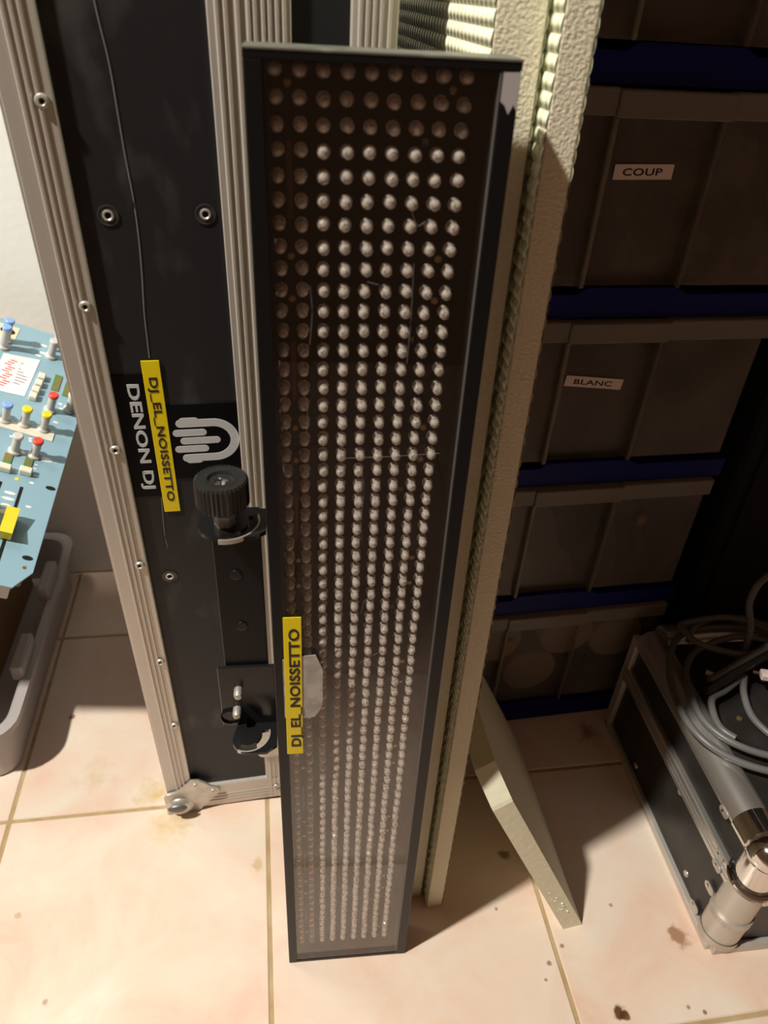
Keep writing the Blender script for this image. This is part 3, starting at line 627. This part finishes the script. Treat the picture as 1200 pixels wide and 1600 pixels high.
MB().cyl((0.0165, 0.0165, 0.054), (0.0165, 0.0165, 0.0635), 0.0217, 28).build('sleeve_band', M_STEEL, post, True)
MB().lathe([(0.0, -0.0165), (0.012, -0.015), (0.0205, -0.007), (0.0215, 0.0), (0.0215, 0.006)], 28, T((0.0165, 0.0165, 0.0165))).build('foot_cap', M_STEEL, post, True)
tab = [(0.0, -.004), (0.013, -.004), (0.0165, 0.0), (0.013, .0045), (0.0, .0045)]
for z, yy in ((0.064, 0.030), (0.016, 0.034)):
    tb = MB().prism(capsule(0.0, 0.016, 0, 0.0048), 0, 0.0012, frame((-0.0012 + .004, yy, z), (0, 1, 0), (0, 0, 1), (1, 0, 0)) @ T((0, 0, -0.0035))).build('clip_tab', M_STEEL, ac)
    MB().lathe([(0.0022, 0), (0.0018, 0.0009), (0, 0.0011)], 10, T((-0.0008, yy + .011, z)) @ RY(-90)).build('rivet', M_CHROME, tb, True)
# chrome corner: collar round the tube, ball corner and ring over the post
cr = MB().cyl((0.0145, 0.026, AH), (0.0145, 0.050, AH), 0.0196, 28).build('corner_collar', M_CHROME, ac, True)
MB().lathe([(0.0, -0.020), (0.012, -0.017), (0.0195, -0.008), (0.0212, 0.0), (0.0195, 0.009), (0.012, 0.0175), (0.0, 0.0205)], 28, T((0.0155, 0.0160, AH - .002))).build('corner_ball', M_CHROME, cr, True)
MB().cyl((0.0160, 0.0160, 0.124), (0.0160, 0.0160, AH - .004), 0.0198, 28).build('corner_sleeve', M_CHROME, cr, True)
ring = [(0.0160 + .0222 * math.cos(a), 0.0160 + .0222 * math.sin(a), 0.123) for a in [2 * math.pi * i / 32 for i in range(32)]]
MB().tube(ring, 0.0028, 8, True).build('corner_ring', M_CHROME, cr, True)
for yy, z in ((0.040, 0.118), (0.036, 0.104), (0.060, AH - .008)):
    tb = MB().prism(capsule(-0.003, 0.012, 0, 0.0042), 0, 0.0010, frame((-0.0045, yy, z), (0, 1, 0), (0, 0, 1), (1, 0, 0))).build('clip_tab', M_STEEL, ac)
    MB().lathe([(0.0020, 0), (0.0016, 0.0009), (0, 0.0011)], 10, T((-0.0045, yy + .006, z)) @ RY(-90)).build('rivet', M_CHROME, tb, True)
p2 = MB().cyl((AW - .0165, 0.0165, 0.004), (AW - .0165, 0.0165, 0.112), 0.0200, 28).build('corner_post', MATS['satin_post'], ac, True)
MB().cyl((AW - .0165, 0.0165, 0.124), (AW - .0165, 0.0165, AH), 0.0198, 28).build('corner_sleeve', M_CHROME, p2, True)
MB().lathe([(0.0, -0.020), (0.012, -0.017), (0.0195, -0.008), (0.0212, 0.0), (0.0195, 0.009), (0.012, 0.0175), (0.0, 0.0205)], 28, T((AW - .0155, 0.0160, AH - .002))).build('corner_ball', M_CHROME, p2, True)
MB().cyl((AW - .0145, 0.028, AH), (AW - .0145, AD - .012, AH), r, 28).build('edge_tube', M_BRUSHED, ac, True)
for yy, z in ((0.075, 0.024), (0.220, 0.022), (0.135, 0.092)):
    MB().lathe([(0.0042, 0), (0.0036, 0.0012), (0, 0.0018)], 14, T((0.004, yy, z)) @ RY(-90)).build('rivet', M_STEEL, ac, True)
MB().lathe([(0.0050, 0), (0.0044, 0.0015), (0, 0.0024)], 16, T((0.105, 0.130, AH + .008))).build('rivet', M_CHROME, ac, True)
MB().lathe([(0.0034, 0), (0.0030, 0.0010), (0, 0.0014)], 12, T((0.062, 0.165, AH + .008)) @ RX(0)).build('rivet', M_BRASS, ac, True)

# ---------------------------------------------------------------- coiled cable on the case
zc = 0.1945
cb = thing('cable_coil', 'loosely coiled grey cable with black tie lying on the black tool case', 'cable', T((0.53, 0.47, 0.1805)))
def cpt(pts): return [Vector(p) - Vector((0.53, 0.47, 0.1805)) for p in pts]
RC = 0.0040
zl = 0.1955
loop1 = [(0.560, 0.375, zl), (0.4937, 0.394, zl), (0.457, 0.4185, zl), (0.4385, 0.452, zl + .002), (0.4425, 0.505, zl), (0.462, 0.552, zl + .002), (0.497, 0.590, zl), (0.553, 0.598, zl), (0.600, 0.585, zl), (0.640, 0.530, zl), (0.645, 0.450, zl), (0.610, 0.390, zl)]
loop2 = [(0.585, 0.400, zl + .004), (0.520, 0.407, zl), (0.478, 0.428, zl), (0.458, 0.462, zl), (0.462, 0.505, zl + .003), (0.478, 0.540, zl), (0.51, 0.566, zl), (0.570, 0.575, zl + .005), (0.625, 0.540, zl + .008), (0.632, 0.470, zl + .008), (0.615, 0.425, zl + .006)]
loop3 = [(0.500, 0.596, zl + .014), (0.4905, 0.586, zl + .016), (0.495, 0.560, zl + .018), (0.520, 0.540, zl + .020), (0.545, 0.533, zl + .020), (0.585, 0.540, zl + .018), (0.595, 0.575, zl + .016), (0.560, 0.600, zl + .014)]
loop4 = [(0.535, 0.515, zl + .006), (0.505, 0.500, zl), (0.4835, 0.490, zl), (0.4740, 0.470, zl), (0.472, 0.450, zl), (0.481, 0.436, zl)]
loop5 = [(0.547, 0.540, zl + .012), (0.546, 0.548, zl + .05), (0.535, 0.553, zl + .085), (0.545, 0.560, zl + .112), (0.575, 0.565, zl + .118), (0.61, 0.55, zl + .08), (0.63, 0.53, zl + .02)]
loop6 = [(0.535, 0.514, zl + .006), (0.527, 0.497, zl - .002), (0.522, 0.472, zl - .007), (0.525, 0.452, zl - .008), (0.535, 0.435, zl - .008), (0.56, 0.418, zl - .007), (0.59, 0.41, zl - .006)]
loop7 = [(0.497, 0.575, zl + .004), (0.515, 0.596, zl + .006), (0.550, 0.607, zl + .008), (0.590, 0.600, zl + .008), (0.62, 0.57, zl + .01)]
for lp, cl in ((loop1, True), (loop2, True), (loop3, True), (loop4, False), (loop5, False), (loop6, False), (loop7, False)):
    MB().tube(smooth_path(cpt(lp), 9, cl), RC, 10, cl).build('cord', M_CABLE, cb, True)
MB().tube(smooth_path(cpt([(0.478, 0.497, zl + .006), (0.500, 0.505, zl + .012), (0.530, 0.515, zl + .020), (0.565, 0.528, zl + .022), (0.60, 0.530, zl + .02)]), 6), 0.0062, 10).build('cable_tie', M_DARKCABLE, cb, True)
MB().tube(smooth_path(cpt([(0.484, 0.506, zl + .012), (0.505, 0.512, zl + .017), (0.535, 0.522, zl + .026), (0.57, 0.536, zl + .028)]), 6), 0.0044, 10).build('cord', M_CABLE, cb, True)
MB().box(-0.009, 0.009, -0.006, 0.006, -0.004, 0.004, 0.001, 1, T(Vector((0.5555, 0.503, zl + .016)) - Vector((0.53, 0.47, 0.1805))) @ RZ(-18)).build('plug', M_PLUG, cb)
MB().cyl(*cpt([(0.546, 0.508, zl + .016), (0.540, 0.511, zl + .016)]), 0.0022, 10).build('plug_tip', M_CHROME, cb, True)
MB().cyl(*cpt([(0.496, 0.517, zl + .008), (0.490, 0.522, zl + .008)]), 0.0035, 10).build('plug_tip', M_STEEL, cb, True)

# ---------------------------------------------------------------- grey crate with a box and the blue mixer on it
cx0, cx1, cy0, cy1 = -0.80, -0.318, 0.602, 0.995
cr = thing('plastic_crate', 'low grey plastic crate with rounded corners under the blue mixer', 'crate', T((cx1, cy0, 0)))
def crate_ring(ins, z, rad): return [(x, y, z) for x, y in rrect(cx0 - cx1 + ins, -ins, ins, cy1 - cy0 - ins, rad, 6)]
levels = [(0.014, 0.0, 0.022), (0.010, 0.004, 0.026), (0.005, 0.078, 0.032), (-0.006, 0.080, 0.038), (-0.006, 0.090, 0.038), (0.004, 0.0915, 0.034), (0.008, 0.088, 0.030), (0.014, 0.012, 0.026)]
vs, fs = [], []; rings = [crate_ring(*l) for l in levels]; n = len(rings[0])
for rg in rings: vs += rg
for k in range(len(rings) - 1):
    for i in range(n): fs.append((k * n + i, k * n + (i + 1) % n, (k + 1) * n + (i + 1) % n, (k + 1) * n + i))
fs += [tuple(range(n))[::-1], tuple((len(rings) - 1) * n + i for i in range(n))]
b_ = MB(); b_.mesh(vs, fs); bmesh.ops.triangulate(b_.bm, faces=[f for f in b_.bm.faces if len(f.verts) > 4]); b_.build('tub', M_CRATE, cr, True)
for y0, y1 in ((0.0885, 0.150), (0.235, 0.300)): MB().box(-0.016, -0.0005, y0, y1, 0.088, 0.112, 0.003, 2).build('stacking_lug', M_CRATE, cr)
cbx = thing('cardboard_box', 'brown cardboard box in the crate propping up the blue mixer', 'box', T((-0.385, 0.655, 0.013)))
MB().box(-0.36, 0.0, 0.0, 0.31, 0.0, 0.3190, 0.002).build('carton', M_CARD, cbx)
MB().box(-0.36, 0.0, 0.150, 0.200, 0.3190, 0.3194).build('packing_tape', M_CREAM, cbx)

mX, mY, mZ = Vector((0.9104, 0.0547, -0.4101)), Vector((0.0508, 0.9690, 0.2419)), Vector((0.4106, -0.2411, 0.8794))
mx = thing('audio_mixer', 'blue audio mixer panel with white, yellow and red knobs on the grey crate', 'mixer', frame((-0.2405, 0.6092, 0.33), mX, mY, mZ))
k = 0.001
MB().prism([(x * k, y * k) for x, y in ((-330, -22), (-14.5, -22), (0, 0), (2, 240), (1, 366), (-330, 350))], -0.002, 0.0, None, 0.0005).build('panel', M_MIXBLUE, mx)
MB().box(-0.322, -0.007, 0.012, 0.340, -0.052, -0.002, 0.002).build('chassis', pm('mixer_chassis', (0.10, 0.08, 0.07), 0.5), mx)
MB().box(-0.322, -0.016, -0.018, 0.012, -0.030, -0.002, 0.001).build('front_apron', pm('apron_grey', (0.45, 0.46, 0.50), 0.4), mx)
for y in (0.128, 0.03): MB().box(-0.007, -0.002, y, y + .040, -0.010, -0.002).build('chassis_lug', MATS['mixer_chassis'], mx)
MB().prism([(x * k, y * k) for x, y in ((-140, 322), (-92, 327), (-91, 352), (-140, 349))], 0, 0.0006).build('connector_plate', pm('cream_plate', (0.74, 0.64, 0.46), 0.5), mx)
def oval(x, y, a, b, z, name, mat, parent): return MB().prism([(x + a * math.cos(t), y + b * math.sin(t)) for t in [2 * math.pi * i / 14 for i in range(14)]], z, z + .0003).build(name, mat, parent)
oval(-0.103, 0.340, 0.0085, 0.0055, 0.0007, 'slot_hole', M_HOLE, mx)
for x, y in ((-6.3, 112.4), (-8.9, 15.8)): oval(x * k, y * k, 0.0052, 0.0028, 0.0, 'slot_hole', M_HOLE, mx)
oval(-0.0092, 0.0037, 0.002, 0.002, 0.0, 'panel_screw', M_BRASS, mx)
def knob(x, y, cap, h=0.028):
    o = MB().lathe([(0.0, 0.0), (0.0068, 0.0), (0.0068, 0.003), (0.0046, 0.005), (0.0044, h - .004), (0.0, h - .004)], 14, T((x * k, y * k, 0.0))).build('knob', M_KNOBGREY, mx, True)
    MB().lathe([(0.0, h - .004), (0.0055, h - .004), (0.0055, h - .001), (0.0045, h), (0.0, h)], 14, T((x * k, y * k, 0.0))).build('cap', cap, o, True)
for x, y, c in ((-31.5, 194.5, M_CAPYEL), (-52, 193.5, M_CAPYEL), (-72, 191.5, M_CAPBLUE), (-31.7, 151.5, M_RED), (-31, 228, M_RED), (-52, 150, M_KNOBGREY), (-93, 190, M_CAPBLUE), (-48.5, 320, M_KNOBGREY), (-46, 339, M_KNOBGREY), (-11, 238, M_CREAM)): knob(x, y, c)
for x, y in ((-101, 309), (-101, 322)): knob(x, y, M_CAPBLUE, 0.034)
MB().box(-0.100, -0.0185, 0.180, 0.1925, 0.0, 0.0012).build('scribble_strip', M_CREAM, mx)
pp = MB().prism([(x * k, y * k) for x, y in ((-98, 299), (-58, 307.5), (-61, 238), (-100, 233))], 0.0002, 0.0006).build('paper_note', M_WHITE, mx)
pp['label'] = 'white paper note with red and grey scrawl'
mb = MB()
for q in range(12):
    x = -0.093 + .0022 * (q % 3); y = 0.244 + q * .0042; mb.box(x, x + .008, y, y + .0016, 0.0006, 0.0008)
mb.build('red_scrawl', M_RED, pp)
mb = MB()
for q in range(8):
    mb.box(-0.077, -0.070 + .006 * math.sin(q * .8), 0.254 + q * .0052, 0.2552 + q * .0052, 0.0006, 0.0008)
mb.build('grey_scrawl', pm('grey_pen', (0.25, 0.15, 0.2), 0.6), pp)
for x, y in ((-50, 276), (-50.7, 263.5), (-51.4, 251), (-52, 239.5)):
    o = MB().box(x * k - .0045, x * k + .004, y * k - .0048, y * k + .0048, 0.0, 0.007, 0.001).build('push_button', M_CREAM, mx)
for x, y0, y1 in ((-32.6, 263, 291), (-18.8, 259, 284)):
    o = MB().box(x * k - .0042, x * k + .0042, y0 * k, y1 * k, 0, 0.0012).build('level_meter', M_METERGREEN, mx)
for x, y in ((-35, 141), (-55.6, 137.5)):
    MB().box(x * k - .0044, x * k + .0044, y * k - .008, y * k + .008, 0, 0.0012, 0.0004).build('level_meter', M_METERGREEN, mx)
for x, y in ((-35, 124), (-55.5, 121)):
    o = MB().box(x * k - .0065, x * k + .0065, y * k - .004, y * k + .004, 0.0, 0.008, 0.001).build('push_button', M_CREAM, mx)
for x, y in ((-41, 113), (-61, 110)): oval(x * k, y * k, 0.0022, 0.0022, 0.0, 'indicator', M_CAPYEL, mx)
for x in (-34, -55, -76):
    MB().box(x * k - .0016, x * k + .0016, -0.010, 0.104, 0.0, 0.0004).build('fader_slot', M_HOLE, mx)
for x, y, mt in ((-34, 46, M_CAPYEL), (-55, 55, M_WHITE), (-76, 40, M_WHITE)):
    b_ = MB(); b_.prism([(-0.0155, 0.003), (0.0155, 0.003), (0.0165, 0.016), (0.006, 0.0135), (0.0, 0.012), (-0.006, 0.0135), (-0.0165, 0.016)], -0.0062, 0.0062, frame((x * k - .001, y * k, 0), (0, 1, 0), (0, 0, 1), (1, 0, 0)))
    b_.build('fader_cap', mt, mx)
for x, y, w_, h_ in ((-24, 124, 6, 3), (-26, 113, 5, 3), (-22, 80, 6, 3), (-43, 92, 12, 4), (-43, 84, 13, 4), (-43, 74, 11, 6), (-43, 66, 11, 6), (-19, 151, 14, 6), (-47, 152, 12, 6), (-22, 195, 6, 3), (-21, 212, 6, 3), (-41, 183.5 - 8, 4, 3), (-22, 244, 5, 3), (-58, 322, 8, 4), (-60, 336, 9, 4), (-19, 236, 6, 4), (-62, 309 + 6, 8, 3), (-27, 134, 3, 2), (-27, 140, 3, 2), (-27, 146, 3, 2), (-64, 92, 6, 4), (-40, 172, 4, 3), (-60, 171, 4, 3)):
    MB().prism([((x + w_ / 2 * math.cos(t)) * k, (y + h_ / 2 * math.sin(t)) * k) for t in [2 * math.pi * i / 8 for i in range(8)]], 0.0, 0.0002).build('panel_print', M_WHITE, mx)
